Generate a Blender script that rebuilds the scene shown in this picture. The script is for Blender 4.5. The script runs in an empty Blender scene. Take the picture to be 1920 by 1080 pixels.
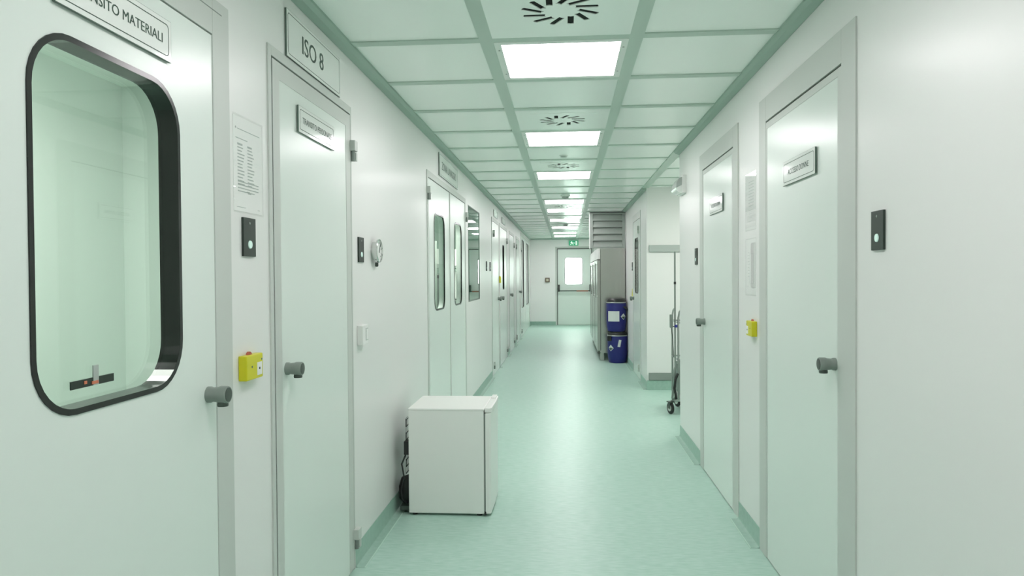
import bpy, bmesh, math, random
from mathutils import Vector, Matrix
random.seed(4)
S = bpy.context.scene
COL = S.collection
PI = math.pi

# ------------------------------------------------------------------ materials
def lin(r, g, b):
    f = lambda c: (c/255/12.92) if c/255 <= .04045 else ((c/255+.055)/1.055)**2.4
    return (f(r), f(g), f(b), 1)

def mat(name, col, rough=.5, metal=0.0, spec=.5, coat=0.0, emit=None, estr=0.0):
    m = bpy.data.materials.new(name); m.use_nodes = True
    p = m.node_tree.nodes['Principled BSDF']
    p.inputs['Base Color'].default_value = col if len(col) == 4 else (*col, 1)
    p.inputs['Roughness'].default_value = rough
    p.inputs['Metallic'].default_value = metal
    p.inputs['Specular IOR Level'].default_value = spec
    p.inputs['Coat Weight'].default_value = coat
    p.inputs['Coat Roughness'].default_value = .2
    if emit:
        p.inputs['Emission Color'].default_value = (*emit, 1)
        p.inputs['Emission Strength'].default_value = estr
    return m

def noise_mix(m, c1, c2, scale=(1, 1, 1), nscale=10, detail=4, lo=.35, hi=.65, bump=0.0, rough=None):
    """two colours mixed by a stretched noise in object space, with an optional bump and roughness range"""
    nt = m.node_tree; N = nt.nodes; L = nt.links; p = N['Principled BSDF']
    tc = N.new('ShaderNodeTexCoord'); mp = N.new('ShaderNodeMapping'); mp.inputs['Scale'].default_value = scale
    nz = N.new('ShaderNodeTexNoise'); nz.inputs['Scale'].default_value = nscale; nz.inputs['Detail'].default_value = detail
    rp = N.new('ShaderNodeValToRGB'); rp.color_ramp.elements[0].position = lo; rp.color_ramp.elements[1].position = hi
    rp.color_ramp.elements[0].color = (*c1[:3], 1); rp.color_ramp.elements[1].color = (*c2[:3], 1)
    L.new(tc.outputs['Object'], mp.inputs['Vector']); L.new(mp.outputs['Vector'], nz.inputs['Vector'])
    L.new(nz.outputs['Fac'], rp.inputs['Fac']); L.new(rp.outputs['Color'], p.inputs['Base Color'])
    if bump:
        b = N.new('ShaderNodeBump'); b.inputs['Strength'].default_value = bump; b.inputs['Distance'].default_value = .002
        L.new(nz.outputs['Fac'], b.inputs['Height']); L.new(b.outputs['Normal'], p.inputs['Normal'])
    if rough:
        mr = N.new('ShaderNodeMapRange'); mr.inputs['To Min'].default_value = rough[0]; mr.inputs['To Max'].default_value = rough[1]
        L.new(nz.outputs['Fac'], mr.inputs['Value']); L.new(mr.outputs['Result'], p.inputs['Roughness'])
    return m

def glass(name, tint, f0=.04, boost=1.0):
    m = bpy.data.materials.new(name); m.use_nodes = True
    nt = m.node_tree; N = nt.nodes; L = nt.links; N.clear()
    out = N.new('ShaderNodeOutputMaterial'); mx = N.new('ShaderNodeMixShader')
    t = N.new('ShaderNodeBsdfTransparent'); t.inputs['Color'].default_value = (*tint, 1)
    g = N.new('ShaderNodeBsdfGlossy'); g.inputs['Roughness'].default_value = .01
    lw = N.new('ShaderNodeLayerWeight'); lw.inputs['Blend'].default_value = .5
    pw = N.new('ShaderNodeMath'); pw.operation = 'POWER'; pw.inputs[1].default_value = 5
    ma = N.new('ShaderNodeMath'); ma.operation = 'MULTIPLY_ADD'; ma.use_clamp = True
    ma.inputs[1].default_value = (1-f0)*boost; ma.inputs[2].default_value = f0*boost
    L.new(lw.outputs['Facing'], pw.inputs[0]); L.new(pw.outputs[0], ma.inputs[0]); L.new(ma.outputs[0], mx.inputs['Fac'])
    L.new(t.outputs[0], mx.inputs[1]); L.new(g.outputs[0], mx.inputs[2]); L.new(mx.outputs[0], out.inputs['Surface'])
    return m

M = {}
M['wall'] = mat('wall_panel', (.768, .766, .752), .37, spec=.36, coat=.10)
M['ceil'] = mat('ceiling_panel', (.90, .95, .91), .22, spec=.5)
M['alu'] = mat('satin_aluminium', (.55, .575, .545), .42, spec=.4)
M['grid'] = mat('ceiling_grid_metal', (.49, .59, .525), .42, spec=.4)
M['cove'] = mat('coving_metal', (.35, .455, .395), .5, spec=.3)
M['floor'] = noise_mix(mat('vinyl_floor', (.4, .6, .5), .38, spec=.34), (.365, .560, .475), (.475, .640, .570), (5, 26, 8), 3.0, 6, .34, .66, .03, (.32, .40))
M['skirt'] = noise_mix(mat('vinyl_skirting', (.3, .5, .4), .45), (.30, .455, .385), (.34, .495, .425), (6, 6, 6), 5, 4)
M['weld'] = mat('vinyl_weld', (.52, .70, .60), .4)
M['leaf'] = mat('door_enamel', (.72, .775, .735), .26, spec=.45)
M['black'] = mat('black_gasket', (.009, .011, .010), .20, spec=.5)
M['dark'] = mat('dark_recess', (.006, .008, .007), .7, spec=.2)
M['plate'] = mat('graphite_plate', (.020, .032, .025), .45)
M['button'] = mat('lit_button', (.55, .75, .68), .2, emit=(.8, .98, .9), estr=.2)
M['knob'] = mat('grey_plastic', (.22, .255, .232), .42)
M['knobdark'] = mat('dark_grey_plastic', (.05, .068, .056), .35)
M['sign'] = mat('sign_plastic', (.78, .80, .775), .10, spec=.45)
M['edge'] = mat('sign_edge', (.12, .17, .14), .4)
M['ink'] = mat('sign_ink', (.035, .075, .055), .5)
M['inklight'] = mat('print_ink', (.42, .46, .44), .5)
M['inkfaint'] = mat('glare_faded_print', (.62, .65, .63), .5)  # ink paled to paint the glare over the sheets
M['endwall'] = mat('end_wall_lightened', (.86, .845, .84), .4, spec=.35)  # wall panel colour lightened to stand in for stronger light here
M['paper'] = mat('paper', (.90, .90, .885), .6)
M['sleeve'] = glass('plastic_sleeve', (.997, .998, .997), .03, .7)
M['yellow'] = mat('yellow_plastic', lin(205, 200, 28), .4)
M['redtag'] = mat('red_plastic', lin(176, 92, 74), .45)
M['white'] = mat('white_plastic', (.80, .80, .78), .35)
M['fridge'] = mat('white_enamel', (.80, .80, .775), .32)
M['gap'] = mat('rubber_seal', (.20, .23, .21), .6)
M['rubber'] = mat('black_rubber', (.012, .014, .013), .5)
M['steel'] = noise_mix(mat('brushed_steel', (.5, .5, .48), .3, metal=1.0), (.40, .41, .385), (.47, .47, .44), (40, 40, .6), 6, 3, .3, .7, .0, (.20, .30))
M['chrome'] = mat('chrome', (.66, .68, .66), .14, metal=1.0)
M['cartsteel'] = mat('trolley_steel', (.40, .43, .41), .28, metal=1.0)
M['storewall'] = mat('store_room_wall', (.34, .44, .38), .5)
M['louver'] = mat('grey_louver', (.33, .36, .335), .38, spec=.45)
M['blue'] = mat('blue_drum_plastic', lin(29, 32, 112), .33)
M['lid'] = mat('drum_lid', (.012, .016, .014), .4)
M['band'] = mat('galvanised_band', (.55, .57, .54), .3, metal=.8)
M['label'] = mat('label_paper', (.70, .72, .70), .5)
M['green'] = mat('exit_green', (.02, .33, .16), .4, emit=(.04, .5, .25), estr=.25)
M['exitwhite'] = mat('exit_white', (.8, .85, .8), .4, emit=(.7, 1, .8), estr=.5)
M['rail'] = mat('bumper_rail', (.40, .44, .415), .5)
M['kick'] = mat('kick_plate', (.24, .27, .25), .45)
M['lamp'] = mat('lamp_diffuser', (.9, .9, .9), .5, emit=(1, .938, .965), estr=13)
M['lampframe'] = mat('lamp_frame', (.76, .80, .76), .35)
M['glass'] = glass('window_glass', (.90, .94, .915), .045, 1.7)
M['mirrorglass'] = glass('shade_tinted_glass', (.62, .80, .71), .05, 1.25)  # tint darkens the view, standing in for dim rooms behind
M['clear'] = glass('clear_glass', (.95, .98, .96), .03, .22)
M['room'] = mat('side_room_wall', (.64, .69, .66), .5)
M['wire'] = mat('white_wire', (.72, .74, .72), .35)
M['boxwhite'] = mat('white_carton', (.74, .75, .72), .6)
M['boxgrey'] = mat('grey_crate', (.22, .26, .24), .5)
M['redbar'] = mat('panic_bar_red', lin(150, 92, 72), .4)
M['brown'] = mat('brown_button_box', (.14, .10, .07), .5)
M['amber'] = mat('pale_button', (.62, .56, .46), .4)
M['tagorange'] = mat('orange_marks', lin(205, 120, 90), .5)
M['bluegrip'] = mat('blue_clip', lin(44, 50, 150), .4)
M['lens'] = mat('lamp_lens', (.82, .84, .82), .12)
M['day'] = mat('daylight_wall', (.85, .86, .85), .6)

# ------------------------------------------------------------------ mesh helpers
class MB:
    def __init__(self): self.bm = bmesh.new()
    def box(self, x0, x1, y0, y1, z0, z1):
        v = [self.bm.verts.new(p) for p in ((x0,y0,z0),(x1,y0,z0),(x1,y1,z0),(x0,y1,z0),(x0,y0,z1),(x1,y0,z1),(x1,y1,z1),(x0,y1,z1))]
        for f in ((0,3,2,1),(4,5,6,7),(0,1,5,4),(1,2,6,5),(2,3,7,6),(3,0,4,7)): self.bm.faces.new([v[i] for i in f])
        return self
    def lathe(self, prof, axis='z', o=(0,0,0), n=32, cap=True):
        """prof: (radius, height) list turned about an axis through o"""
        def P(r, h, a):
            c, s = r*math.cos(a), r*math.sin(a)
            q = {'z': (c, s, h), 'y': (c, h, s), 'x': (h, c, s)}[axis]
            return (o[0]+q[0], o[1]+q[1], o[2]+q[2])
        rings = [[self.bm.verts.new(P(max(r, 1e-5), h, 2*PI*k/n)) for k in range(n)] for r, h in prof]
        for a, b in zip(rings, rings[1:]):
            for k in range(n): self.bm.faces.new((a[k], a[(k+1)%n], b[(k+1)%n], b[k]))
        if cap:
            self.bm.faces.new(rings[0]); self.bm.faces.new(rings[-1])
        return self
    def tube(self, pts, r, n=10):
        pts = [Vector(p) for p in pts]; rings = []
        up = None
        for i, p in enumerate(pts):
            d = (pts[min(i+1, len(pts)-1)] - pts[max(i-1, 0)]).normalized()
            if up is None: up = d.orthogonal().normalized()
            else: up = (up - d*up.dot(d)).normalized()
            w = d.cross(up)
            rings.append([self.bm.verts.new(p + up*r*math.cos(2*PI*k/n) + w*r*math.sin(2*PI*k/n)) for k in range(n)])
        for a, b in zip(rings, rings[1:]):
            for k in range(n): self.bm.faces.new((a[k], a[(k+1)%n], b[(k+1)%n], b[k]))
        self.bm.faces.new(rings[0]); self.bm.faces.new(rings[-1])
        return self
    def prism(self, poly, h0, h1, axis='x'):
        """polygon extruded along an axis: axis x -> poly in (y,z); y -> (x,z); z -> (x,y)"""
        def P(a, b, h): return {'x': (h, a, b), 'y': (a, h, b), 'z': (a, b, h)}[axis]
        A = [self.bm.verts.new(P(a, b, h0)) for a, b in poly]; B = [self.bm.verts.new(P(a, b, h1)) for a, b in poly]
        n = len(poly)
        for k in range(n): self.bm.faces.new((A[k], A[(k+1)%n], B[(k+1)%n], B[k]))
        self.bm.faces.new(A); self.bm.faces.new(B)
        return self
    def holed(self, loops, h0, h1, axis='y'):
        """a plate with outline loops[0] and holes loops[1:], from h0 to h1 along the axis"""
        def P(a, b, h): return {'y': (a, h, b), 'z': (a, b, h), 'x': (h, a, b)}[axis]
        t = bmesh.new(); E = []; ids = []
        for lp in loops:
            vs = [t.verts.new((a, b, 0)) for a, b in lp]; ids.append(vs)
            for k in range(len(vs)): E.append(t.edges.new((vs[k], vs[(k+1)%len(vs)])))
        bmesh.ops.triangle_fill(t, use_beauty=True, use_dissolve=False, edges=E)
        t.verts.index_update(); t.verts.ensure_lookup_table()
        F = [self.bm.verts.new(P(v.co.x, v.co.y, h0)) for v in t.verts]; G = [self.bm.verts.new(P(v.co.x, v.co.y, h1)) for v in t.verts]
        for f in t.faces:
            self.bm.faces.new([F[v.index] for v in f.verts]); self.bm.faces.new([G[v.index] for v in reversed(f.verts)])
        for vs in ids:
            for k in range(len(vs)):
                a, b = vs[k].index, vs[(k+1)%len(vs)].index
                self.bm.faces.new((F[a], F[b], G[b], G[a]))
        t.free()
        return self
    def build(self, name, m, parent=None, loc=None, rotz=0, bevel=0, smooth=False, seg=2):
        bmesh.ops.recalc_face_normals(self.bm, faces=self.bm.faces)
        if bevel:
            es = [e for e in self.bm.edges if len(e.link_faces) == 2 and e.calc_face_angle(0) > .6]
            bmesh.ops.bevel(self.bm, geom=es, offset=bevel, segments=seg, profile=.6, affect='EDGES', clamp_overlap=True)
        me = bpy.data.meshes.new(name); self.bm.to_mesh(me); self.bm.free()
        if smooth:
            for p in me.polygons: p.use_smooth = True
            try: me.set_sharp_from_angle(angle=.7)
            except Exception: pass
        me.materials.append(m)
        o = bpy.data.objects.new(name, me); COL.objects.link(o)
        if parent: o.parent = parent
        if loc is not None: o.location = loc
        o.rotation_euler = (0, 0, rotz)
        return o

def tag(o, label=None, cat=None, group=None, kind=None):
    if label: o['label'] = label
    if cat: o['category'] = cat
    if group: o['group'] = group
    if kind: o['kind'] = kind
    return o
def thing(name, label, cat, loc=(0,0,0), rotz=0, group=None, kind=None):
    o = bpy.data.objects.new(name, None); COL.objects.link(o)
    o.empty_display_size = .05; o.location = loc; o.rotation_euler = (0, 0, rotz)
    return tag(o, label, cat, group, kind)
def struct(name, mb, m, label=None, cat=None, **k):
    return tag(mb.build(name, m, **k), label, cat, None, 'structure')

def rrect(x0, x1, z0, z1, r, n=8):
    p = []
    for cx, cz, a in ((x1-r, z1-r, 0), (x0+r, z1-r, 90), (x0+r, z0+r, 180), (x1-r, z0+r, 270)):
        for k in range(n+1):
            t = math.radians(a + 90*k/n); p.append((cx+r*math.cos(t), cz+r*math.sin(t)))
    return p
def rect(x0, x1, z0, z1): return [(x0,z0),(x1,z0),(x1,z1),(x0,z1)]

def lettering(text, m, parent, cx, cz, cap, y, width=None, name='lettering'):
    c = bpy.data.curves.new(name, 'FONT'); c.body = text; c.size = 1; c.align_x = 'CENTER'; c.fill_mode = 'FRONT'; c.resolution_u = 3
    o = bpy.data.objects.new('tmp', c); COL.objects.link(o)
    dg = bpy.context.evaluated_depsgraph_get()
    me = bpy.data.meshes.new_from_object(o.evaluated_get(dg)); bpy.data.objects.remove(o)
    xs = [v.co.x for v in me.vertices]; zs = [v.co.y for v in me.vertices]
    w, h = max(xs)-min(xs), max(zs)-min(zs); mx, mz = (max(xs)+min(xs))/2, (max(zs)+min(zs))/2
    sz = cap/h; sx = (width/w) if width else sz
    for v in me.vertices: v.co = ((v.co.x-mx)*sx+cx, y, (v.co.y-mz)*sz+cz)
    bold = bmesh.new()                      # three shifted copies give the heavy strokes of the printed letters
    for k in (-1, 0, 1):
        t0 = me.copy()
        for v in t0.vertices: v.co.x += k*cap*.022; v.co.y -= .00004*k
        bold.from_mesh(t0); bpy.data.meshes.remove(t0)
    bold.to_mesh(me); bold.free()
    me.name = name; me.materials.clear(); me.materials.append(m)
    q = bpy.data.objects.new(name, me); COL.objects.link(q); q.parent = parent
    return q

# wall frames: local x runs to the viewer's right along the wall, -y points into the corridor
XL, XR, H, YE, YB = -1.033, 0.995, 2.5, 20.75, -4.0
LW = dict(rotz=PI/2)
RW = dict(rotz=-PI/2)
def onleft(u, z=0): return (XL, u, z)
def onright(u, z=0): return (XR, u, z)

# ------------------------------------------------------------------ room shell
T = .09
def wall_mb(x0, x1, u0, u1, opens, along='y'):
    mb = MB(); c = u0
    def bx(a, b, z0, z1):
        if b-a > 1e-4 and z1-z0 > 1e-4:
            mb.box(x0, x1, a, b, z0, z1) if along == 'y' else mb.box(a, b, x0, x1, z0, z1)
    for a, b, z0, z1 in sorted(opens):
        bx(c, a, 0, H); bx(a, b, 0, z0); bx(a, b, z1, H); c = b
    bx(c, u1, 0, H)
    return mb

DL = [(1.00, 2.142, 2.236), (2.434, 3.402, 2.232), (5.298, 7.36, 2.217), (9.97, 11.03, 2.25), (11.17, 12.55, 2.25), (13.08, 14.26, 2.25), (14.86, 15.98, 2.25), (16.35, 20.25, 2.42)]
WIN = (7.57, 8.57, 1.145, 2.178)
NI0, NI1 = 6.37, 8.95
DR = [(2.54, 3.765, 2.292), (4.222, 5.402, 2.288), (9.66, 10.72, 2.288)]
struct('wall_left', wall_mb(XL-T, XL, YB, YE, [(a, b, 0, h) for a, b, h in DL] + [WIN]), M['wall'], 'white clean-room panel wall with the ISO 8 door and the row of doors beyond', 'wall')
struct('wall_right', wall_mb(XR, XR+T, YB, NI0, [(a, b, 0, h) for a, b, h in DR[:2]]), M['wall'], 'white panel wall holding the two plain doors with aluminium frames', 'wall')
struct('wall_right', wall_mb(XR, XR+T, NI1, YE, [(DR[2][0], DR[2][1], 0, DR[2][2])]), M['wall'], 'white panel wall beyond the niche, behind the drums and the steel cabinet', 'wall')
struct('wall_niche', MB().box(XR+T, 2.7, NI1, NI1+T, 0, H), M['wall'], 'white back wall of the niche with grey bumper rail', 'wall')
struct('wall_niche', MB().box(2.7, 2.7+T, NI0-T, NI1+T, 0, H).box(XR+T, 2.7, NI0-T, NI0, 0, H), M['wall'], 'white inner walls of the niche, hidden by the corner', 'wall')
EDX0, EDX1, EDH = -.30, .80, 2.262
struct('wall_end', wall_mb(YE, YE+T, XL-T, XR+T, [(EDX0, EDX1, 0, EDH)], 'x'), M['endwall'], 'white end wall around the emergency exit door', 'wall')
struct('wall_back', MB().box(XL-T, XR+T, YB-T, YB, 0, H), M['wall'], 'white wall closing the corridor behind the viewpoint', 'wall')
struct('floor', MB().box(XL-2.6, 2.8, YB-T, 23.5, -.06, 0), M['floor'], 'mint green vinyl corridor floor with fine streaks', 'floor')

# ceiling: panels, grid bars, wall coving
PY0, PP = 3.2913, .6868
BX = (-.3592, .3261)      # middles of the two long bars
ceil = struct('ceiling', MB().box(XL-2.6, 2.8, YB-T, 23.5, H, H+.05), M['ceil'], 'white panel ceiling with a grid of aluminium bars', 'ceiling')
g = MB(); zb = H-.006
for x in BX: g.box(x-.0315, x+.0315, YB, YE, zb, H+.01)
for k in range(-10, 26):
    y = PY0+PP*k
    if not YB < y < YE: continue
    xs = [(XL+.045, BX[0]-.0315), (BX[0]+.0315, BX[1]-.0315), (BX[1]+.0315, XR-.045)]
    for a, b in xs: g.box(a, b, y-.029, y+.029, zb, H+.01)
    if NI0 < y < NI1: g.box(XR+.03, 2.7, y-.029, y+.029, zb, H+.01)
g.build('grid', M['grid'], ceil)
def cove(y0, y1, side):
    x, s = (XL, 1) if side < 0 else (XR, -1)
    return MB().prism([(x, H+.01), (x, H-.036), (x+s*.006, H-.036), (x+s*.036, H-.028), (x+s*.05, H-.012), (x+s*.05, H+.01)], y0, y1, 'y')
struct('trim_1', cove(YB, YE, -1), M['cove'], 'grey green coving along the top of the wall with the ISO 8 door', 'trim')
struct('trim_2', cove(YB, NI0, 1), M['cove'], 'grey green coving above the two plain doors', 'trim')
struct('trim_3', MB().box(XR-.05, XR+.03, NI0, NI1, zb-.004, H+.01), M['grid'], 'ceiling bar carrying the coving line across the niche', 'trim')
struct('trim_4', cove(NI1, YE, 1), M['cove'], 'grey green coving beyond the niche', 'trim')
struct('trim_5', MB().prism([(YE, H+.01), (YE, H-.03), (YE-.03, H-.03), (YE-.045, H+.01)], XL, XR, 'x'), M['cove'], 'coving along the top of the end wall', 'trim')

# skirtings
def skirt(name, a, b, side):
    x, s = (XL, 1) if side < 0 else (XR, -1)
    mb = MB().prism([(x, .10), (x+s*.003, .10), (x+s*.0035, .018), (x+s*.008, .006), (x+s*.018, .0014), (x+s*.05, .001), (x+s*.05, -.003), (x, -.003)], a, b, 'y')
    o = struct(name, mb, M['skirt'], smooth=True)
    MB().box(min(x+s*.048, x+s*.054), max(x+s*.048, x+s*.054), a, b, -.002, .0018).build('weld_line', M['weld'], o)
    return o
edges = [YB] + [v for d in DL for v in d[:2]] + [YE]
for i in range(0, len(edges), 2):
    tag(skirt('baseboard_left', edges[i], edges[i+1], -1), 'green vinyl skirting piece %s' % ['before the window door', 'between the window door and the ISO 8 door', 'behind the small fridge', 'below the wall window', 'between two far doors', 'under the wall past the dark door slot', 'between far hinged doors', 'before the glazed far doors', 'by the end wall'][i//2], 'baseboard')
for a, b, w in ((YB, 2.54, 'below the bare wall panel'), (3.765, 4.222, 'below the yellow release box between the plain doors'), (5.402, NI0, 'below the emergency lamp'), (NI1, 9.66, 'at the niche corner'), (10.72, YE, 'behind the drums')):
    tag(skirt('baseboard_right', a, b, 1), 'green vinyl skirting piece '+w, 'baseboard')
struct('baseboard_end', MB().box(XL, EDX0, YE-.006, YE, -.002, .105), M['skirt'], 'green skirting on the end wall beside the exit door', 'baseboard')
struct('baseboard_end', MB().box(EDX1, XR, YE-.006, YE, -.002, .105), M['skirt'], 'green skirting on the end wall behind the cabinet', 'baseboard')
struct('baseboard_niche', MB().box(XR, 2.7, NI1-.008, NI1, -.002, .118), M['skirt'], 'green skirting at the foot of the niche wall', 'baseboard')

# ------------------------------------------------------------------ doors
def knob(parent, x, z):
    """grey cylindrical door knob on a door face at local (x, z)"""
    mb = MB().lathe([(.0235, .004), (.0235, -.012), (.0205, -.018), (.0225, -.034), (.0250, -.040), (.0250, -.060), (.0235, -.063)], 'y', (x, 0, z), 28)
    k = mb.build('knob', M['knob'], parent, smooth=True)
    MB().lathe([(.0205, -.0625), (.0200, -.0645), (.004, -.0652)], 'y', (x, 0, z), 28).build('end_cap', M['knobdark'], k, smooth=True)
    MB().lathe([(.0145, -.020), (.0160, -.028), (.0150, -.0335), (.008, -.0345)], 'z', (x, -.046, z), 20).build('turn_button', M['knobdark'], k, smooth=True)
    return k
def hinge(parent, x, z, s=1):
    h = MB().box(x-.014*s, x+.034*s, -.030, 0, z-.004, z+.046).build('hinge', M['alu'], parent, bevel=.003)
    MB().lathe([(.010, z-.052), (.010, z-.004)], 'z', (x+.006*s, -.014, 0), 16).build('pin', M['knob'], h, smooth=True)
    MB().box(x+.014*s, x+.036*s, -.028, 0, z-.05, z-.009).build('lower_block', M['alu'], h, bevel=.003)
    return h

def make_door(name, loc, rotz, W, Ht, fl, fr, ft, gaps, label, stile=None, win=None, kn=None, hinges=(), pane=None, proud=.006, leaves=None, pd=.036):
    """frame of widths fl, fr, ft; gaps (left, right, top); leaves: list of (x0, x1); win: list of windows (x0,x1,z0,z1,r)"""
    d = thing(name, label, 'door', loc, rotz, kind='structure')
    x0, x1, zt = fl, W-fr, Ht-ft
    f = MB().box(0, fl, -proud, T, 0, Ht).box(W-fr, W, -proud, T, 0, Ht).box(fl, W-fr, -proud, T, zt, Ht)
    f.build('frame', M['alu'], d, bevel=.002)
    gl, gr, gt = gaps
    leaves = leaves or [(x0+gl, x1-gr)]
    MB().holed([rect(x0-.001, x1+.001, .001, zt+.001), rect(x0+.018, x1-.018, .012, zt-.024)], .0472, .058).holed([rect(x0+.0004, x1-.0004, .0012, zt-.0004), rect(x0+max(gl-.0004, .0008), x1-max(gr-.0004, .0008), .0056, zt-max(gt-.0004, .0008))], .004, .0462).build('seal_light_block', M['dark'], d)  # dark seal in the gaps, with a ring added to block light leaks
    for li, (a, b) in enumerate(leaves):
        zt2 = zt-gt; z0 = .006
        ws = [w for w in (win or []) if a < w[0] < b]
        loops = [rect(a, b, z0, zt2)] + [rrect(w[0], w[1], w[2], w[3], w[4]) for w in ws]
        lf = MB().holed(loops, -.003, .047).build('leaf', M['leaf'], d)
        if stile:
            sl, sr, st = stile
            MB().holed([rect(a, b, z0, zt2), rect(a+sl, b-sr, z0+.0005, zt2-st)], -.0045, -.002).build('edge_trim', M['alu'], lf)
        for w in ws:
            o, i = rrect(w[0]-.002, w[1]+.002, w[2]-.002, w[3]+.002, w[4]), rrect(w[0]+.011, w[1]-.011, w[2]+.011, w[3]-.011, w[4]-.012)
            gk = MB().holed([o, i], -.006, pd+(.012 if pd > .015 else .0055)).build('gasket', M['black'], lf)
            MB().holed([rrect(w[0]+.010, w[1]-.010, w[2]+.010, w[3]-.010, w[4]-.01)], pd, pd+.005).build('window_pane', pane or M['glass'], lf)
    if kn: 
        for k in kn: knob(d, *k)
    for h in hinges: hinge(d, *h)
    return d

# left wall
u = DL[0]; d1 = make_door('door_1', onleft(u[0]), PI/2, u[1]-u[0], u[2], .10, .102, .108, (.002, .001, .004),
    'large white door with a black-rimmed rounded window and a sign reading TRANSITO MATERIALI', win=[(.308, .852, 1.13, 1.918, .125)], kn=[(.992, 1.078)])
MB().box(.10, u[1]-u[0]-.045, -.0064, -.0055, u[2]-.037, u[2]-.034).build('frame_joint', M['gap'], d1)
u = DL[1]; d2 = make_door('door_2', onleft(u[0]), PI/2, u[1]-u[0], u[2], .026, .016, .036, (.012, .001, .006),
    'white door under the ISO 8 sign with a grey knob and hinges', stile=(.060, .068, .062), kn=[(.140, 1.078)], hinges=[(.958, 2.025), (.958, .148)])
u = DL[2]; d3 = make_door('door_3', onleft(u[0]), PI/2, u[1]-u[0], u[2], .05, .05, .05, (.006, .006, .006),
    'white double door with two narrow rounded windows behind the small fridge', leaves=[(.056, 1.033), (1.062, 2.006)],
    win=[(.272, .765, 1.145, 1.922, .10), (1.29, 1.765, 1.145, 1.922, .10)], hinges=[(.012, 2.045, 1), (2.055, 2.03, 1)], pane=M['clear'], pd=-.001)
MB().box(1.036, 1.059, -.008, .04, .006, 2.164).build('meeting_stile', M['alu'], d3)
u = DL[3]; make_door('door_4', onleft(u[0]), PI/2, u[1]-u[0], u[2], .05, .04, .05, (.003, .003, .004),
    'plain white far door past the wall window, yellow box beside its knob', kn=[(.86, 1.078)], hinges=[(.20, 2.03), (.20, .148)])
u = DL[4]; make_door('door_5', onleft(u[0]), PI/2, u[1]-u[0], u[2], .05, .05, .05, (.003, .003, .004),
    'white far door with a tall dark window slot', kn=[(.13, 1.078)], hinges=[(1.30, 2.03), (1.30, .148)], win=[(.50, .80, 1.20, 1.93, .05)], pane=M['mirrorglass'], pd=.02)
u = DL[5]; make_door('door_6', onleft(u[0]), PI/2, u[1]-u[0], u[2], .05, .05, .05, (.003, .003, .004),
    'plain white far door, second beyond the tall dark window slot', kn=[(.14, 1.078)], hinges=[(1.12, 2.03), (1.12, .148)])
u = DL[6]; make_door('door_7', onleft(u[0]), PI/2, u[1]-u[0], u[2], .05, .05, .05, (.003, .003, .004),
    'plain white far door just before the glazed doors at the corridor end', kn=[(.95, 1.078)], hinges=[(.02, 2.03), (.02, .148)])
u = DL[7]; d8 = make_door('door_8', onleft(u[0]), PI/2, u[1]-u[0], u[2], .08, .08, .06, (.004, .004, .005),
    'pair of far doors with full-height glass nearest the end wall', leaves=[(.09, 1.93), (1.96, 3.81)],
    win=[(.45, 1.25, .67, 2.28, .08), (2.3, 3.4, .67, 2.28, .08)], hinges=[(.25, 2.03), (.25, .148)], pane=M['mirrorglass'], pd=.004)
for wx in (.85, 2.85):
    for wz in (1.0, 1.3, 1.62, 1.95): MB().box(wx-.12, wx+.12, .01, .03, wz, wz+.05).build('dark_spot', M['plate'], d8)  # dark bars behind each pane, spaced up its height
# wall window
w1 = thing('window_1', 'tall fixed wall window with squared corners reflecting the corridor lamps', 'window', onleft(WIN[0]), PI/2, kind='structure')
ww = WIN[1]-WIN[0]
MB().holed([rect(0, ww, WIN[2], WIN[3]), rrect(.012, ww-.012, WIN[2]+.012, WIN[3]-.012, .03)], -.002, T).build('window_frame', M['gap'], w1)
MB().holed([rrect(.010, ww-.010, WIN[2]+.010, WIN[3]-.010, .03)], .004, .009).build('window_pane', M['mirrorglass'], w1)

# right wall (local x = far end of the door at 0)
u = DR[0]; d9 = make_door('door_9', onright(u[1]), -PI/2, u[1]-u[0], u[2], .122, .128, .122, (.001, .001, .009),
    'plain pale door with sign reading ACCESSO DONNE in a wide aluminium frame', stile=(.014, .036, .03), kn=[(1.035, 1.08)])
u = DR[1]; d10 = make_door('door_10', onright(u[1]), -PI/2, u[1]-u[0], u[2], .115, .12, .116, (.001, .001, .008),
    'plain pale door with aluminium frame between the niche and the women access door', stile=(.014, .03, .03), kn=[(.175, 1.08)])
u = DR[2]; d11 = make_door('door_11', onright(u[1]), -PI/2, u[1]-u[0], u[2], .07, .075, .10, (.002, .002, .005),
    'white door with a tall narrow rounded window between the niche and the blue drums', win=[(.29, .78, 1.165, 1.94, .09)], kn=[(.16, 1.085)], hinges=[(.86, 2.04), (.86, .16)], pane=M['mirrorglass'], pd=-.001)

# end wall exit door
W = EDX1-EDX0
d12 = make_door('door_12', (EDX0, YE, 0), 0, W, EDH, .05, .05, .05, (.018, .018, .022), 'emergency exit door with a bright rounded window and black panic bar',
    win=[(.265, .785, 1.165, 1.945, .07)], pane=M['clear'])
MB().box(.072, W-.072, -.007, 0, .02, .94).build('kick_panel', M['leaf'], d12)
for x in (.075, W-.125):
    e = MB().prism([(0, .975), (-.09, .965), (-.115, 1.0), (-.105, 1.06), (-.05, 1.17), (0, 1.17)], x, x+.05, 'x').build('panic_bar_arm', M['rubber'], d12, bevel=.006)
bar = MB().box(.125, W-.125, -.105, -.075, .973, 1.005).build('panic_bar', M['knobdark'], d12, bevel=.006)
tag(MB().box(.60, W-.16, -.108, -.072, .968, 1.003).build('red_sleeve', M['redbar'], bar, bevel=.006), 'reddish sleeve on the bar')

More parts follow.
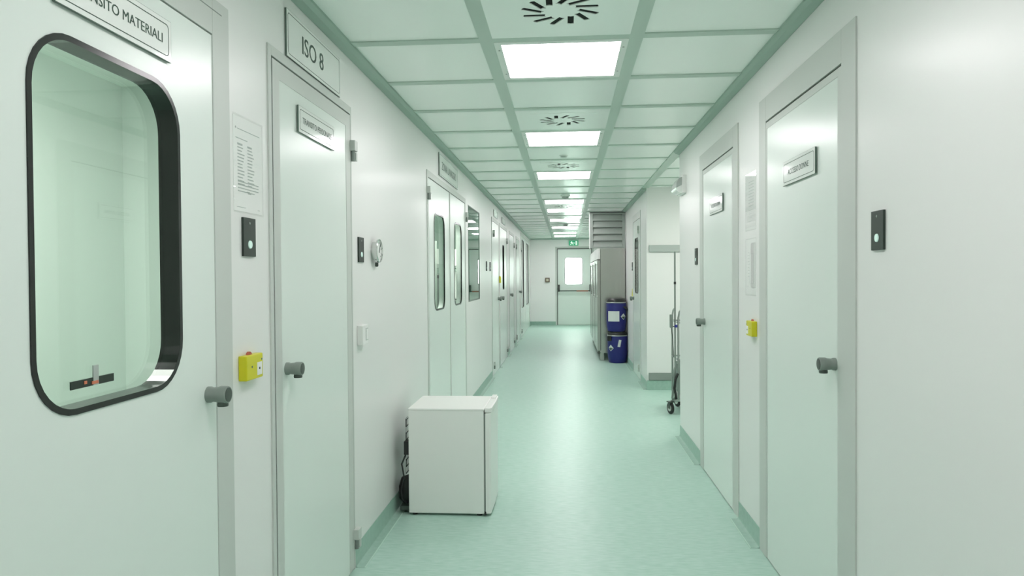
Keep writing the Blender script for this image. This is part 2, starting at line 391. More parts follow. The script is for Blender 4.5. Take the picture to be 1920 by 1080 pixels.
# ------------------------------------------------------------------ rooms behind glass
def room(name, x0, x1, y0, y1, m, label, floor=False):
    mb = MB(); t = .04
    mb.box(x0-t, x0, y0-t, y1+t, 0, H); mb.box(x0, x1, y0-t, y0, 0, H); mb.box(x0, x1, y1, y1+t, 0, H)
    return struct(name, mb, m, label, 'wall')
room('wall_airlock', -2.5, XL-T, .5, 3.9, M['room'], 'pale green walls of the room behind the window door')
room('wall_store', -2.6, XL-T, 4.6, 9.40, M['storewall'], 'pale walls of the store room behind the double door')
room('wall_laboratory', -2.6, XL-T, 9.50, 15.2, M['room'], 'pale green walls of the room behind the far doors')
room('wall_office', -2.6, XL-T, 16.0, 21.4, M['room'], 'pale walls of the room behind the glazed far doors')
mb = MB().box(-1.2, -1.12, YE+T, 23.4, 0, H).box(1.1, 1.18, YE+T, 23.4, 0, H).box(-1.2, 1.18, 23.4, 23.48, 0, H)
struct('wall_vestibule', mb, M['day'], 'white walls of the bright lobby beyond the exit door', 'wall')
struct('wall_closet', MB().box(XR+.35, XR+.39, 9.3, 11.2, 0, H), M['room'], 'pale wall of the room behind the narrow window door', 'wall')
def area(name, loc, sx, sy, power, col=(1, .985, .95), rot=(0, 0, 0)):
    l = bpy.data.lights.new(name, 'AREA'); l.shape = 'RECTANGLE'; l.size = sx; l.size_y = sy; l.energy = power; l.color = col
    o = bpy.data.objects.new(name, l); COL.objects.link(o); o.location = loc; o.rotation_euler = rot
    return o
area('airlock_lamp', (-1.8, 2.2, 2.44), .5, .9, 36)
area('store_lamp', (-1.75, 7.0, 2.44), .5, 1.8, 60)
area('laboratory_lamp', (-1.9, 12.0, 2.44), .5, 1.2, 16)
area('office_lamp', (-1.9, 18.5, 2.44), .5, 1.2, 30)
area('niche_lamp', (1.95, 7.65, 2.46), .55, .55, 22)
area('lobby_daylight', (0, 22.0, 2.44), 1.4, 1.4, 170, (1, 1, 1))

# ------------------------------------------------------------------ ceiling lamps and vents
lamp0 = thing('ceiling_light', 'x', 'ceiling light', (0, 0, H), group='recessed ceiling light panels')
cw, cl = .311, PP/2-.029
MB().holed([rect(-cw, cw, -cl, cl), rect(-.278, .278, -.279, .279)], -.0075, 0, 'z').build('frame', M['lampframe'], lamp0)
MB().box(-.278, .278, -.279, .279, -.004, -.001).build('diffuser', M['lamp'], lamp0)
for sx in (-1, 1):
    for sy in (-.2, .2): MB().lathe([(.005, -.0085), (.005, -.007)], 'z', (sx*.294, sy, 0), 10).build('screw', M['knob'], lamp0)
def dup(root, loc, label=None, rotz=None):
    r = root.copy(); COL.objects.link(r); r.location = loc
    if label: r['label'] = label
    if rotz is not None: r.rotation_euler = (0, 0, rotz)
    for ch in [o for o in S.objects if o.parent == root]:
        c = ch.copy(); COL.objects.link(c); c.parent = r
        for gch in [o for o in S.objects if o.parent == ch]:
            d = gch.copy(); COL.objects.link(d); d.parent = c
    return r
CX = (BX[0]+BX[1])/2
ORD = ['first', 'second', 'third', 'fourth', 'fifth', 'sixth', 'seventh', 'eighth', 'ninth']
ks = [0, 3, 6, 10, 12, 15, 18, 21, 23]
for i, k in enumerate(ks):
    lab = ('square ceiling light panel just past the largest swirl vent, biggest in view' if i == 0 else
           'ceiling light panel in front of the exit door, last and thinnest of the row' if i == 8 else
           'glowing square ceiling light panel, %s of the row counted from the largest swirl vent' % ORD[i])
    loc = (CX, PY0+PP*(k+.5), H)
    if i == 0: lamp0.location = loc; lamp0['label'] = lab
    else: dup(lamp0, loc, lab)
for k in (-3, -6, -9): dup(lamp0, (CX, PY0+PP*(k+.5), H), 'ceiling light panel behind the viewpoint, lighting the near walls')

def slot_loop(k, w=.0130):
    a = 2*PI*k/12; d = Vector((math.cos(a), math.sin(a))); n = Vector((d.y, -d.x))
    pts = []
    for t, s in ((.060, -1), (.150, -1), (.154, 0), (.150, 1), (.060, 1), (.064, 0)):
        p = d*t + n*(.043 + s*w); pts.append((p.x, p.y))
    return pts
vent0 = thing('air_vent', 'x', 'air vent', (0, 0, H), group='round swirl air vents in the ceiling')
MB().holed([rect(-cw, cw, -cl, cl), rect(-.225, .225, -.225, .225)], -.0060, 0, 'z').build('surround', M['ceil'], vent0)
MB().holed([rect(-.225, .225, -.225, .225)] + [slot_loop(k) for k in range(12)], -.0078, -.004, 'z').build('face_plate', M['ceil'], vent0)
MB().box(-.2, .2, -.2, .2, -.0035, -.001).build('plenum_shade', M['dark'], vent0)  # black sheet paints the shade of the open depth behind the slots
for i, k in enumerate((-1, 2, 5, 11, 14)):
    lab = ['largest swirl vent of black slots, before the first light panel', 'swirl vent before the second light panel', 'small swirl vent just before the third light panel', 'faint far swirl vent between the fourth and fifth light panels', 'tiny far swirl vent before the sixth light panel'][i]
    loc = (CX, PY0+PP*(k+.5), H)
    if i == 0: vent0.location = loc; vent0['label'] = lab
    else: dup(vent0, loc, lab)
for x, y, lab in ((-.013, 6.52, 'small flat ceiling sensor between the second and third light panels'), (.0, 9.70, 'round smoke detector on the ceiling just before the fourth light panel'), (0, 15.0, 'far round smoke detector before the seventh light panel')):
    t = thing('smoke_detector', lab, 'smoke detector', (x, y, H))
    q = .6 if y < 7 else 1
    MB().lathe([(.062*q, 0), (.062*q, -.012*q*q), (.048*q, -.018*q*q)], 'z').build('base', M['lampframe'], t, smooth=True)
    MB().lathe([(.046*q, -.018*q*q), (.044*q, -.034*q*q), (.026*q, -.044*q*q), (.002, -.046*q*q)], 'z').build('sensor_head', M['rail'], t, smooth=True)

# ------------------------------------------------------------------ signs
def sign(loc, rotz, w, h, text, cap, label, tw=None, dx=0):
    t = thing('sign_plate', label, 'sign', loc, rotz)
    MB().box(-w/2, w/2, -.0085, -.004, -h/2, h/2).build('panel', M['sign'], t)
    MB().holed([rect(-w/2-.0009, w/2+.0009, -h/2-.0009, h/2+.0009), rect(-w/2-.0001, w/2+.0001, -h/2-.0001, h/2+.0001)], -.0083, -.0015).build('edge', M['edge'], t)
    m = .011
    MB().holed([rrect(-w/2+m, w/2-m, -h/2+m, h/2-m, .012), rrect(-w/2+m+.0022, w/2-m-.0022, -h/2+m+.0022, h/2-m-.0022, .010)], -.0089, -.0083).build('border_line', M['ink'], t)
    for sx in (-1, 1): MB().lathe([(.006, -.004), (.006, .003)], 'y', (sx*(w/2-.03), 0, 0), 10).build('standoff', M['edge'], t)
    if text: lettering(text, M['ink'], t, dx, 0, cap, -.0090, tw)
    return t
yd = .004
sign((XL+yd, 1.592, 2.026), PI/2, .425, .104, 'TRANSITO MATERIALI', .024, 'white sign reading TRANSITO MATERIALI above the black-rimmed window', .345)
sign((XL, 2.914, 2.325), PI/2, .628, .175, 'ISO 8', .070, 'white sign reading ISO 8 above a door, larger than the other signs', .245, -.035)
sign((XL+yd, 2.912, 2.027), PI/2, .425, .101, 'TRANSITO PERSONALE', .024, 'white sign reading TRANSITO PERSONALE on the ISO 8 door', .345)
sign((XL, 6.31, 2.340), PI/2, .99, .187, 'ZONA LAVAGGIO', .066, 'faint white sign above the double door behind the small fridge')
sign((XR-yd, 3.129, 1.864), -PI/2, .418, .104, 'ACCESSO DONNE', .024, 'white sign reading ACCESSO DONNE on a pale door', .27)
sign((XR-yd, 4.802, 1.874), -PI/2, .398, .108, 'ACCESSO UOMINI', .024, 'faint glossy white sign on the door next to the niche', .28)
sign((XL, 10.55, 2.33), PI/2, .50, .10, '', .024, 'faint blank-looking white sign above the plain far door past the wall window', .2)
sign((XL, 11.9, 2.33), PI/2, .60, .10, '', .024, 'faint blank-looking white sign above the door with tall dark window slot', .2)

# ------------------------------------------------------------------ door entry plates
entry0 = thing('entry_switch', 'x', 'door entry button', (0, 0, 0), group='dark door entry plates')
MB().box(-.0445, .0445, -.008, 0, -.0625, .0625).build('plate', M['plate'], entry0, bevel=.0012)
MB().lathe([(.0135, -.008), (.0125, -.011), (.004, -.0125)], 'y', (0, 0, -.024), 20).build('button', M['button'], entry0, smooth=True)
MB().lathe([(.0045, -.008), (.004, -.0095)], 'y', (-.001, 0, .045), 12).build('indicator', M['knob'], entry0)
spots = [((XL, 2.268, 1.546), PI/2, 'dark door entry plate with a glowing button beside the window door'),
         ((XL, 3.549, 1.552), PI/2, 'dark door entry plate beside the round pressure gauge'),
         ((XL, 9.30, 1.55), PI/2, 'far door entry plate just past the wall window, first of two'),
         ((XL, 9.75, 1.55), PI/2, 'far door entry plate past the wall window, second of two'),
         ((XR, 2.364, 1.551), -PI/2, 'dark door entry plate alone on the bare wall by the ACCESSO DONNE door'),
         ((XR, 5.555, 1.555), -PI/2, 'dark door entry plate at the wall corner next to the niche'),
         ((XR, 10.82, 1.55), -PI/2, 'far door entry plate by the narrow window door, near the steel cabinet')]
for i, (l, r, lab) in enumerate(spots):
    if i == 0: entry0.location = l; entry0.rotation_euler = (0, 0, r); entry0['label'] = lab
    else: dup(entry0, l, lab, r)

# ------------------------------------------------------------------ yellow emergency door releases
def release(loc, rotz, label, flip=1, w=.168, h=.098):
    t = thing('release_switch', label, 'emergency door release', loc, rotz, 'yellow emergency door release boxes')
    MB().box(-w/2, w/2, -.028, 0, -h/2, h/2).build('case', M['yellow'], t, bevel=.004)
    MB().box(flip*.033-.018, flip*.033+.018, -.0292, -.027, -.030, .012).build('push_plate', M['white'], t, bevel=.003)
    MB().lathe([(.004, -.0305), (.004, -.0285)], 'y', (flip*.031, 0, -.008), 14).build('key_hole', M['knobdark'], t)
    for x, z in ((-flip*.022, .002), (flip*.050, .020)): MB().lathe([(.0035, -.0292), (.0035, -.027)], 'y', (x, 0, z), 10).build('screw', M['edge'], t)
    MB().lathe([(.015, -.008), (.015, -.016)], 'y', (-flip*.010, 0, h/2-.005), 20).build('red_tag', M['redtag'], t, smooth=True)
    return t
release((XL, 2.250, 1.126), PI/2, 'yellow emergency door release box between the window door and ISO 8 door', 1, .122, .080)
release((XR, 3.885, 1.128), -PI/2, 'yellow emergency door release box between the two plain doors', -1, .118, .080)
release((XL, 11.10, 1.365), PI/2, 'tiny far yellow door release box beside the tall dark window slot', 1, .11)
t = thing('warning_sign', 'small yellow triangular warning sign beside the narrow window door', 'warning sign', (XR, 10.87, 1.155), -PI/2)
MB().prism([(-.06, -.05), (.06, -.05), (.006, .062), (-.006, .062)], -.005, 0, 'y').build('yellow_face', M['yellow'], t)
MB().prism([(-.006, -.03), (.006, -.03), (.008, .02), (-.008, .02)], -.006, -.0045, 'y').build('black_mark', M['ink'], t)

# ------------------------------------------------------------------ notices in plastic sleeves
def notice(loc, rotz, w, h, label, style):
    t = thing('notice_sign', label, 'notice', loc, rotz)
    MB().box(-w/2, w/2, -.0015, 0, -h/2, h/2).build('sheet', M['paper'], t)
    pr = MB()
    def ln(x0, x1, z, th=.0016): pr.box(x0, x1, -.0020, -.0012, z-th/2, z+th/2)
    if style == 0:
        ln(-w*.36, w*.42, h*.37, .0022); pr.box(-w*.43, -w*.40, -.002, -.0012, h*.365, h*.385)
        ln(-w*.42, -w*.02, h*.27, .0024)
        for r in range(13):
            z = h*.21-r*.0105
            ln(-w*.36, -w*.36+w*random.uniform(.14, .24), z, .0035 if r else .006); ln(-w*.02, w*(.12+random.uniform(0, .1)), z, .0035 if r else .006)
        for r in range(4): ln(-w*.36, w*.36-(r == 3)*.03, -h*.185-r*.010, .003)
        ln(-w*.06, w*.05, -h*.28, .003); ln(-w*.02, w*.09, -h*.295, .003)
        ln(-w*.40, -w*.1, -h*.455, .0016); ln(w*.33, w*.40, -h*.455, .0016)
    elif style == 1:
        for r in range(9): ln(-w*.22, w*.26, h*.36-r*.016, .0035)
        for r in range(5): ln(-w*.2, w*.1, h*-.08-r*.02, .002)
    else:
        pr.holed([rect(-w*.14, w*.26, -h*.30, h*.24), rect(-w*.132, w*.252, -h*.295, h*.235)], -.0020, -.0012)
        for r in range(9): ln(-w*.30, -w*.16, h*.26-r*.016, .003)
        ln(w*.1, w*.3, -h*.38, .003); ln(-w*.36, -w*.24, -h*.36, .003)
    pr.build('printing', M['inklight'] if style == 0 else M['inkfaint'], t)
    MB().box(-w/2-.006, w/2+.006, -.0036, -.0030, -h/2-.006, h/2+.006).build('plastic_sleeve', M['sleeve'], t)
    return t
notice((XL, 2.276, 1.776), PI/2, .210, .300, 'printed notice in a clear sleeve above the dark plate by the ISO 8 door', 0)
notice((XR, 3.945, 1.805), -PI/2, .210, .297, 'upper of two printed sheets on the wall between the plain doors', 1)
notice((XR, 3.945, 1.455), -PI/2, .210, .297, 'lower of two printed sheets, above the yellow box between the plain doors', 2)

# sticker on the window of door 1: dark strip with orange marks
t = thing('window_seal', 'dark strip with orange marks stuck low on the big window', 'sticker', (XL-.035, 1.565, 1.182), PI/2)
MB().box(-.098, .050, -.0025, 0, -.009, .009).build('strip', M['plate'], t)
MB().box(-.024, -.006, -.0035, -.0005, -.009, .036).build('cross_strip', M['rail'], t)
MB().box(-.030, -.008, -.0042, -.0022, -.006, .001).box(-.056, -.047, -.0042, -.0022, -.002, .005).build('orange_marks', M['tagorange'], t)

# ------------------------------------------------------------------ gauge, switch
t = thing('pressure_gauge', 'round pressure gauge with chrome rim on the wall above the light switch', 'gauge', (XL, 3.80, 1.555), PI/2)
MB().lathe([(.050, 0), (.050, -.022), (.062, -.026), (.064, -.034), (.060, -.038), (.055, -.037), (.055, -.030)], 'y', n=40, cap=False).build('bezel', M['chrome'], t, smooth=True)
MB().lathe([(.056, -.028), (.056, -.030)], 'y', n=40).build('dial', M['white'], t)
nd = MB().prism([(-.004, -.01), (.004, -.01), (.030, .036), (.027, .038)], -.0325, -.031, 'y')
for k in range(11):
    a = math.radians(220-26*k); c, s = math.cos(a), math.sin(a)
    nd.tube([(c*.040, -.0308, s*.040), (c*.050, -.0308, s*.050)], .0012, 6)
nd.build('scale_and_needle', M['ink'], t)
MB().lathe([(.009, -.062), (.009, -.08), (.006, -.085)], 'z', (0, -.018, 0), 14).build('bottom_valve', M['knobdark'], t, smooth=True)
t = thing('light_switch', 'small white light switch box low on the wall beyond the ISO 8 door', 'light switch', (XL, 3.53, 1.126), PI/2)
MB().box(-.048, .048, -.030, 0, -.050, .050).build('box', M['white'], t, bevel=.005)
MB().holed([rect(.002, .040, -.030, .032), rect(.005, .037, -.027, .029)], -.0315, -.028).build('rocker_frame', M['rail'], t)
MB().box(.006, .036, -.033, -.029, -.026, .028).build('rocker', M['white'], t, bevel=.002)

# ------------------------------------------------------------------ emergency lamp at the corner
t = thing('emergency_light', 'white bulkhead emergency lamp high on the wall corner by the niche', 'emergency lamp', (XR, 6.15, 2.17), -PI/2)
MB().box(-.15, .13, -.030, 0, -.075, .072).build('back_box', M['white'], t, bevel=.004)
MB().prism([(-.030, .060), (-.052, .052), (-.075, .015), (-.080, -.03), (-.030, -.005)], -.145, .10, 'x').build('housing', M['rail'], t, bevel=.004)
MB().prism([(-.030, -.004), (-.080, -.031), (-.074, -.052), (-.056, -.066), (-.030, -.070)], -.143, .098, 'x').build('lamp_lens', M['lens'], t, bevel=.004)
MB().tube([(-.135, -.076, -.036), (.09, -.076, -.036)], .008).build('light_tube', M['exitwhite'], t)

# ------------------------------------------------------------------ end wall fittings
t = thing('exit_sign', 'green running man emergency exit sign above the far door', 'exit sign', (.228, YE, 2.362), 0)
MB().box(-.135, .135, -.05, 0, -.072, .072).build('case', M['green'], t, bevel=.004)
ex = MB()
ex.lathe([(.014, -.052), (.014, -.049)], 'y', (-.055, 0, .040), 14)
ex.prism([(-.075, .022), (-.045, .026), (-.030, -.012), (-.06, -.016)], -.052, -.049, 'y')
ex.prism([(-.048, -.012), (-.032, -.010), (-.010, -.035), (-.002, -.058), (-.016, -.060), (-.026, -.040)], -.052, -.049, 'y')
ex.prism([(-.060, -.014), (-.048, -.014), (-.066, -.044), (-.098, -.050), (-.098, -.040), (-.074, -.036)], -.052, -.049, 'y')
ex.prism([(-.075, .022), (-.045, .024), (-.018, .004), (-.022, -.004), (-.048, .012), (-.088, -.006), (-.094, .002)], -.052, -.049, 'y')
ex.box(.055, .105, -.052, -.049, -.055, .055)
ex.prism([(.008, .02), (.032, 0), (.008, -.02)], -.052, -.049, 'y')
ex.box(-.010, .012, -.052, -.049, -.007, .007)
ex.build('pictogram', M['exitwhite'], t)
t = thing('alarm_switch', 'small square brown call point on the end wall beside exit door', 'alarm button', (-.53, YE, 1.305), 0)
MB().box(-.065, .065, -.045, 0, -.065, .065).build('box', M['brown'], t, bevel=.006)
MB().box(-.036, .036, -.049, -.044, -.036, .036).build('button', M['amber'], t, bevel=.004)

# ------------------------------------------------------------------ small fridge
FX0, FX1, FY0, FY1, FZ0, FZ1 = -.936, -.487, 4.178, 4.632, .014, .636
t = thing('mini_fridge', 'small white fridge standing on the floor with its door toward the corridor', 'fridge', (-.70, 4.405, 0))
def fb(x0, x1, y0, y1, z0, z1): return MB().box(x0+.70, x1+.70, y0-4.405, y1-4.405, z0, z1)
fb(FX0, FX1, FY0, FY1, FZ0, FZ1-.012).build('body', M['fridge'], t, bevel=.004)
fb(FX0-.002, FX1+.004, FY0-.002, FY1+.002, FZ1-.014, FZ1).build('top', M['fridge'], t, bevel=.006)
fb(FX1-.002, FX1+.010, FY0+.006, FY1-.006, FZ0+.01, FZ1-.03).build('door_seal', M['gap'], t)
dz1 = FZ1-.026
door = MB().prism([(FX1+.009+.70, FY0-4.405), (-.455+.70, FY0-4.405), (-.446+.70, FY0+.012-4.405), (-.442+.70, 0), (-.446+.70, FY1-.012-4.405), (-.455+.70, FY1-4.405), (FX1+.009+.70, FY1-4.405)], .016, dz1, 'z')
door = door.build('door', M['fridge'], t, bevel=.003)
MB().prism([(FX1+.007+.70, FY0-.002-4.405), (-.453+.70, FY0-.002-4.405), (-.440+.70, FY0+.02-4.405), (-.436+.70, 0), (-.440+.70, FY1-.02-4.405), (-.453+.70, FY1+.002-4.405), (FX1+.007+.70, FY1+.002-4.405)], dz1+.003, FZ1+.004, 'z').build('door_cap', M['fridge'], door, bevel=.005)
fb(-.478, -.448, FY1-.12, FY1-.01, FZ1+.002, FZ1+.012).build('top_hinge_cover', M['fridge'], door, bevel=.003)
for x in (FX0+.03, FX1-.03):
    for y in (FY0+.03, FY1-.03): MB().lathe([(.016, 0), (.016, .02)], 'z', (x+.70, y-4.405, 0), 12).build('foot', M['rubber'], t)
MB().box(FX1+.70+.002, FX1+.70+.012, FY0-4.405, FY0-4.405+.02, .006, .028).build('lower_hinge', M['rubber'], t)
bk = FX0+.70
MB().lathe([(.055, .05), (.068, .07), (.070, .14), (.055, .19), (.02, .205)], 'z', (bk-.018, -.10, 0), 24).build('compressor', M['rubber'], t, smooth=True)
MB().box(bk-.06, bk+.002, -.2, .2, .02, .045).build('compressor_tray', M['knobdark'], t)
co = MB(); pts = []
for i in range(9):
    z = .24+i*.04; a, b = (-.19, .19) if i % 2 == 0 else (.19, -.19)
    pts += [(bk-.022, a, z), (bk-.022, b, z)]
co.tube(pts, .0035, 6)
for k in range(13): co.tube([(bk-.026, -.18+k*.03, .23), (bk-.026, -.18+k*.03, .57)], .0012, 5)
co.build('condenser_coil', M['rubber'], t)
MB().box(bk-.032, bk+.001, -.215, -.15, .355, .435).build('cord_box', M['rubber'], t, bevel=.004)
cb = MB(); cb.tube([(bk-.02, -.2, .36), (bk-.045, -.212, .30), (bk-.030, -.214, .22), (bk-.050, -.205, .15), (bk-.045, -.21, .09), (bk-.02, -.19, .06)], .005, 8)
cb.build('power_cord', M['rubber'], t, smooth=True)

# ------------------------------------------------------------------ steel cabinets, louvre, drums
CX0, CX1, CY0, CY1, CZ1 = .522, .985, 12.04, 15.40, 1.868
t = thing('steel_cabinet', 'long upright stainless steel cabinet on feet behind the blue drums', 'cabinet', (.75, 12.04, 0))
def sb(x0, x1, y0, y1, z0, z1): return MB().box(x0-.75, x1-.75, y0-12.04, y1-12.04, z0, z1)
sb(CX0+.055, CX1, CY0, CY1, .125, CZ1).build('body', M['steel'], t, bevel=.003)
tag(sb(CX0, CX0+.05, CY0, CY1, 1.69, CZ1).build('top_reflection', M['white'], t, bevel=.004), 'white strip painted for the reflection at the door tops')  # white strip stands in for the bright reflection on the door tops
for i in range(3):
    a = CY0+i*1.12+.004; b = CY0+(i+1)*1.12-.004
    dd = sb(CX0, CX0+.05, a, b, .16, 1.68).build('door', M['steel'], t, bevel=.003)
    hb = MB().tube([(CX0-.75-.028, a-12.04+.10, 1.05), (CX0-.75-.028, a-12.04+.10, 1.62)], .011, 12)
    for z in (1.07, 1.60): hb.tube([(CX0-.75, a-12.04+.10, z), (CX0-.75-.028, a-12.04+.10, z)], .007, 8)
    hb.build('handle', M['chrome'], dd, smooth=True)
    sb(CX0-.0015, CX0+.002, b-.05, b-.02, .2, 1.66).build('dark_seal', M['rubber'], dd)
for y in (CY0+.05, CY0+1.15, CY1-.05):
    for x in (CX0+.075, CX1-.06): sb(x-.032, x+.032, y-.05, y+.05, 0, .126).build('foot', M['steel'], t, bevel=.003)
t = thing('louver_panel', 'grey louvred panel filling the space between steel cabinet and ceiling', 'louver', (.70, 12.04, 1.875))
LX0, LX1, LZ = .408-.70, .985-.70, .585
fr = MB().holed([rect(LX0, LX1, 0, LZ), rect(LX0+.045, LX1-.045, .012, LZ-.02)], 0, .10)
fr.build('frame', M['louver'], t)
tag(MB().box(LX0-.012, LX0, -.004, .10, -.003, LZ).build('lit_side_edge', M['white'], t), 'side edge coloured white as if lit')  # edge coloured white to paint the light falling on it
for i in range(5):
    z0 = .010+i*.111
    MB().prism([(.010, z0), (.000, z0+.006), (.000, z0+.020), (.030, z0+.106), (.050, z0+.112), (.054, z0+.108), (.036, z0+.100), (.012, z0+.022)], LX0+.045, LX1-.045, 'x').build('slat', M['louver'], t)
MB().box(LX0+.046, LX1-.046, .075, .095, .012, LZ-.02).build('dark_back', M['rubber'], t)
MB().box(LX0, LX1, -.002, .10, LZ+.006, LZ+.012).build('gap_shade', M['rubber'], t)  # black strip paints the dark gap below the ceiling

def drum_mesh_parts(t, r, h):
    MB().lathe([(r*.80, 0), (r*.86, .004), (r*.90, .025), (r*.97, .10), (r, .17), (r, h-.10), (r*.985, h-.085), (r*.985, h-.070)], 'z', n=48).build('body', M['blue'], t, smooth=True)
    MB().lathe([(r*1.0, h-.074), (r*1.03, h-.070), (r*1.03, h-.060), (r*1.0, h-.056)], 'z', n=48, cap=False).build('clamp_band', M['band'], t, smooth=True)
    MB().lathe([(r*.98, h-.064), (r*.98, h-.045), (r*.93, h-.022), (r*.86, h-.010), (r*.80, h), (r*.2, h)], 'z', n=48).build('lid', M['lid'], t, smooth=True)
def curved(t, name, m, r, poly, a0, z0):
    """polygon (s, z) in metres wrapped round the drum wall at angle a0 (0 = towards the viewer, + to the right)"""
    bm = bmesh.new(); E = []
    vs = []
    n = len(poly)
    for i in range(n):
        p, q = poly[i], poly[(i+1) % n]
        for k in range(6): vs.append((p[0]+(q[0]-p[0])*k/6, p[1]+(q[1]-p[1])*k/6))
    lo = [v for v in vs]; mb = MB()
    # slice into vertical strips so that the patch follows the curve
    xs = sorted({round(v[0], 5) for v in vs})
    def span(x):
        zs = []
        for i in range(n):
            (xa, za), (xb, zb) = poly[i], poly[(i+1) % n]
            if min(xa, xb)-1e-9 <= x <= max(xa, xb)+1e-9:
                if abs(xb-xa) < 1e-9: zs += [za, zb]
                else: zs.append(za+(zb-za)*(x-xa)/(xb-xa))
        return min(zs), max(zs)
    def P(s, z, rr):
        a = -PI/2+a0+s/r
        return (rr*math.cos(a), rr*math.sin(a), z0+z)
    for xa, xb in zip(xs, xs[1:]):
        a, b = span(xa+1e-6), span(xb-1e-6)
        q = [(xa, a[0]), (xb, b[0]), (xb, b[1]), (xa, a[1])]
        o = [mb.bm.verts.new(P(s, z, r+.0022)) for s, z in q]; i_ = [mb.bm.verts.new(P(s, z, r-.001)) for s, z in q]
        mb.bm.faces.new(o)
        for k in range(4): mb.bm.faces.new((o[k], o[(k+1)%4], i_[(k+1)%4], i_[k]))
    return mb.build(name, m, t)
def diamond(t, r, a0, z0, s=.052):
    dm = curved(t, 'hazard_label', M['label'], r, [(-s, 0), (0, -s), (s, 0), (0, s)], a0, z0)
    q = s*.80
    curved(dm, 'black_half', M['ink'], r+.0008, [(-q, -.001), (0, -q), (q, -.001)], a0, z0)
    curved(dm, 'hazard_marks', M['ink'], r+.0008, [(-q*.45, q*.16), (q*.45, q*.16), (q*.40, q*.26), (-q*.40, q*.26)], a0, z0)
R = .162
t = thing('drum', 'lower blue plastic drum standing on the floor by the steel cabinet', 'drum', (.834, 11.79, 0), 0, 'blue chemical drums')
drum_mesh_parts(t, R, .508)
diamond(t, R, -.78, .245)
curved(t, 'white_label', M['label'], R, [(-.030, -.055), (.012, -.062), (.034, .05), (-.006, .058)], .12, .325)
lt = MB().box(-.168, -.105, -.135, -.085, .36, .44).build('latch', M['rubber'], t, bevel=.008)
t = thing('drum', 'upper blue plastic drum with white label, stacked on the lower drum', 'drum', (.818, 11.79, .509), 0, 'blue chemical drums')
drum_mesh_parts(t, R, .535)
curved(t, 'white_label', M['label'], R, [(-.152, -.083), (.045, -.083), (.045, .083), (-.152, .083)], -.05, .25)
diamond(t, R, .70, .245)
MB().prism([(.10, .415), (.155, .40), (.185, .365), (.178, .345), (.13, .372), (.098, .40)], -.125, -.085, 'y').build('latch', M['rubber'], t, bevel=.004)

# ------------------------------------------------------------------ niche fittings
tag(MB().box(XR+.03, 2.7, NI1-.025, NI1, 1.702, 1.787).build('bumper_rail', M['rail'], bevel=.004), 'grey horizontal wall rail in the niche', 'wall rail', kind='thing')
tag(MB().box(XR+.02, 2.7, NI1-.020, NI1, .122, .212).build('kick_rail', M['kick'], bevel=.003), 'dark grey low wall guard above the green skirting in the niche', 'wall guard', kind='thing')

# cleaning trolley behind the wall corner
t = thing('cleaning_trolley', 'chrome wheeled cleaning trolley half hidden behind the niche corner', 'trolley', (1.30, 7.42, 0))
ox, oy = 1.30, 7.42
fr = MB()
for y in (-.02, .40):
    fr.tube([((1.062 if y < 0 else 1.19)-ox, y, .135), (1.62-ox, y, .135)], .012)
    for x in (1.139, 1.58): fr.tube([(x-ox, y, .13), (x-ox, y, .98), (x+.012-ox, y, 1.04), (x+.03-ox, y, 1.06)], .0105)
for x in (1.139, 1.58):
    for z in (.135, .55, .93): fr.tube([(x-ox, -.02, z), (x-ox, .40, z)], .009)
for z in (.55, .93):
    for y in (-.02, .40): fr.tube([(1.139-ox, y, z), (1.58-ox, y, z)], .009)
fr.build('frame', M['cartsteel'], t, smooth=True)
MB().box(1.13-ox, 1.59-ox, -.02, .40, .145, .165).build('lower_shelf', M['alu'], t, bevel=.004)
MB().box(1.165-ox, 1.56-ox, .01, .37, .18, .50).build('grey_bucket', M['boxgrey'], t, bevel=.02)
for x, y in ((1.058, -.02), (1.19, .40), (1.60, -.02), (1.60, .40)):
    c = MB().lathe([(.052, -.012), (.061, -.008), (.061, .008), (.052, .012)], 'x', (0, 0, .061), 24).build('caster', M['rubber'], t, (x-ox, y, 0), .38, smooth=True)
    MB().lathe([(.034, -.014), (.034, .014)], 'x', (0, 0, .061), 18).build('wheel_hub', M['alu'], c)
    MB().box(-.020, -.015, -.02, .02, .055, .12).box(.015, .020, -.02, .02, .055, .12).box(-.028, .028, -.032, .032, .118, .129).build('fork', M['knobdark'], c)
hp = [(1.115-ox, -.06, .52), (1.098-ox, -.06, .47), (1.084-ox, -.06, .40), (1.095-ox, -.06, .34), (1.102-ox, -.06, .29), (1.078-ox, -.06, .23), (1.072-ox, -.05, .17), (1.085-ox, -.03, .145)]
MB().tube(hp, .012, 10).build('grey_hose', M['knob'], t, smooth=True)
MB().tube([(1.125-ox, -.075, .42), (1.10-ox, -.085, .36), (1.088-ox, -.085, .27), (1.10-ox, -.075, .22), (1.11-ox, -.06, .16)], .013, 10).build('dark_hose', M['rubber'], t, smooth=True)
t = thing('mop', 'upright pole with blue clip standing against the trolley in the niche', 'mop', (1.106, 7.40, .1475))
MB().tube([(0, 0, 0), (0, 0, 1.505)], .0085, 12).build('handle', M['knob'], t, smooth=True)
MB().lathe([(.0115, 1.175), (.0115, 1.20)], 'z', n=12).build('joint', M['rubber'], t)
MB().box(-.006, .021, -.013, .013, .735, .762).build('blue_clip', M['bluegrip'], t, bevel=.004)
t = thing('brush', 'flat grey hand brush hung by a thin stick on the trolley pole', 'brush', (1.066, 7.385, .88))
MB().box(-.014, .012, -.03, .03, 0, .135).build('paddle', M['knob'], t, bevel=.006)
MB().tube([(.0, 0, .005), (.012, 0, -.10), (.024, 0, -.30)], .004, 8).tube([(0, 0, .018), (.032, 0, .012)], .005, 8).build('stick', M['knobdark'], t)

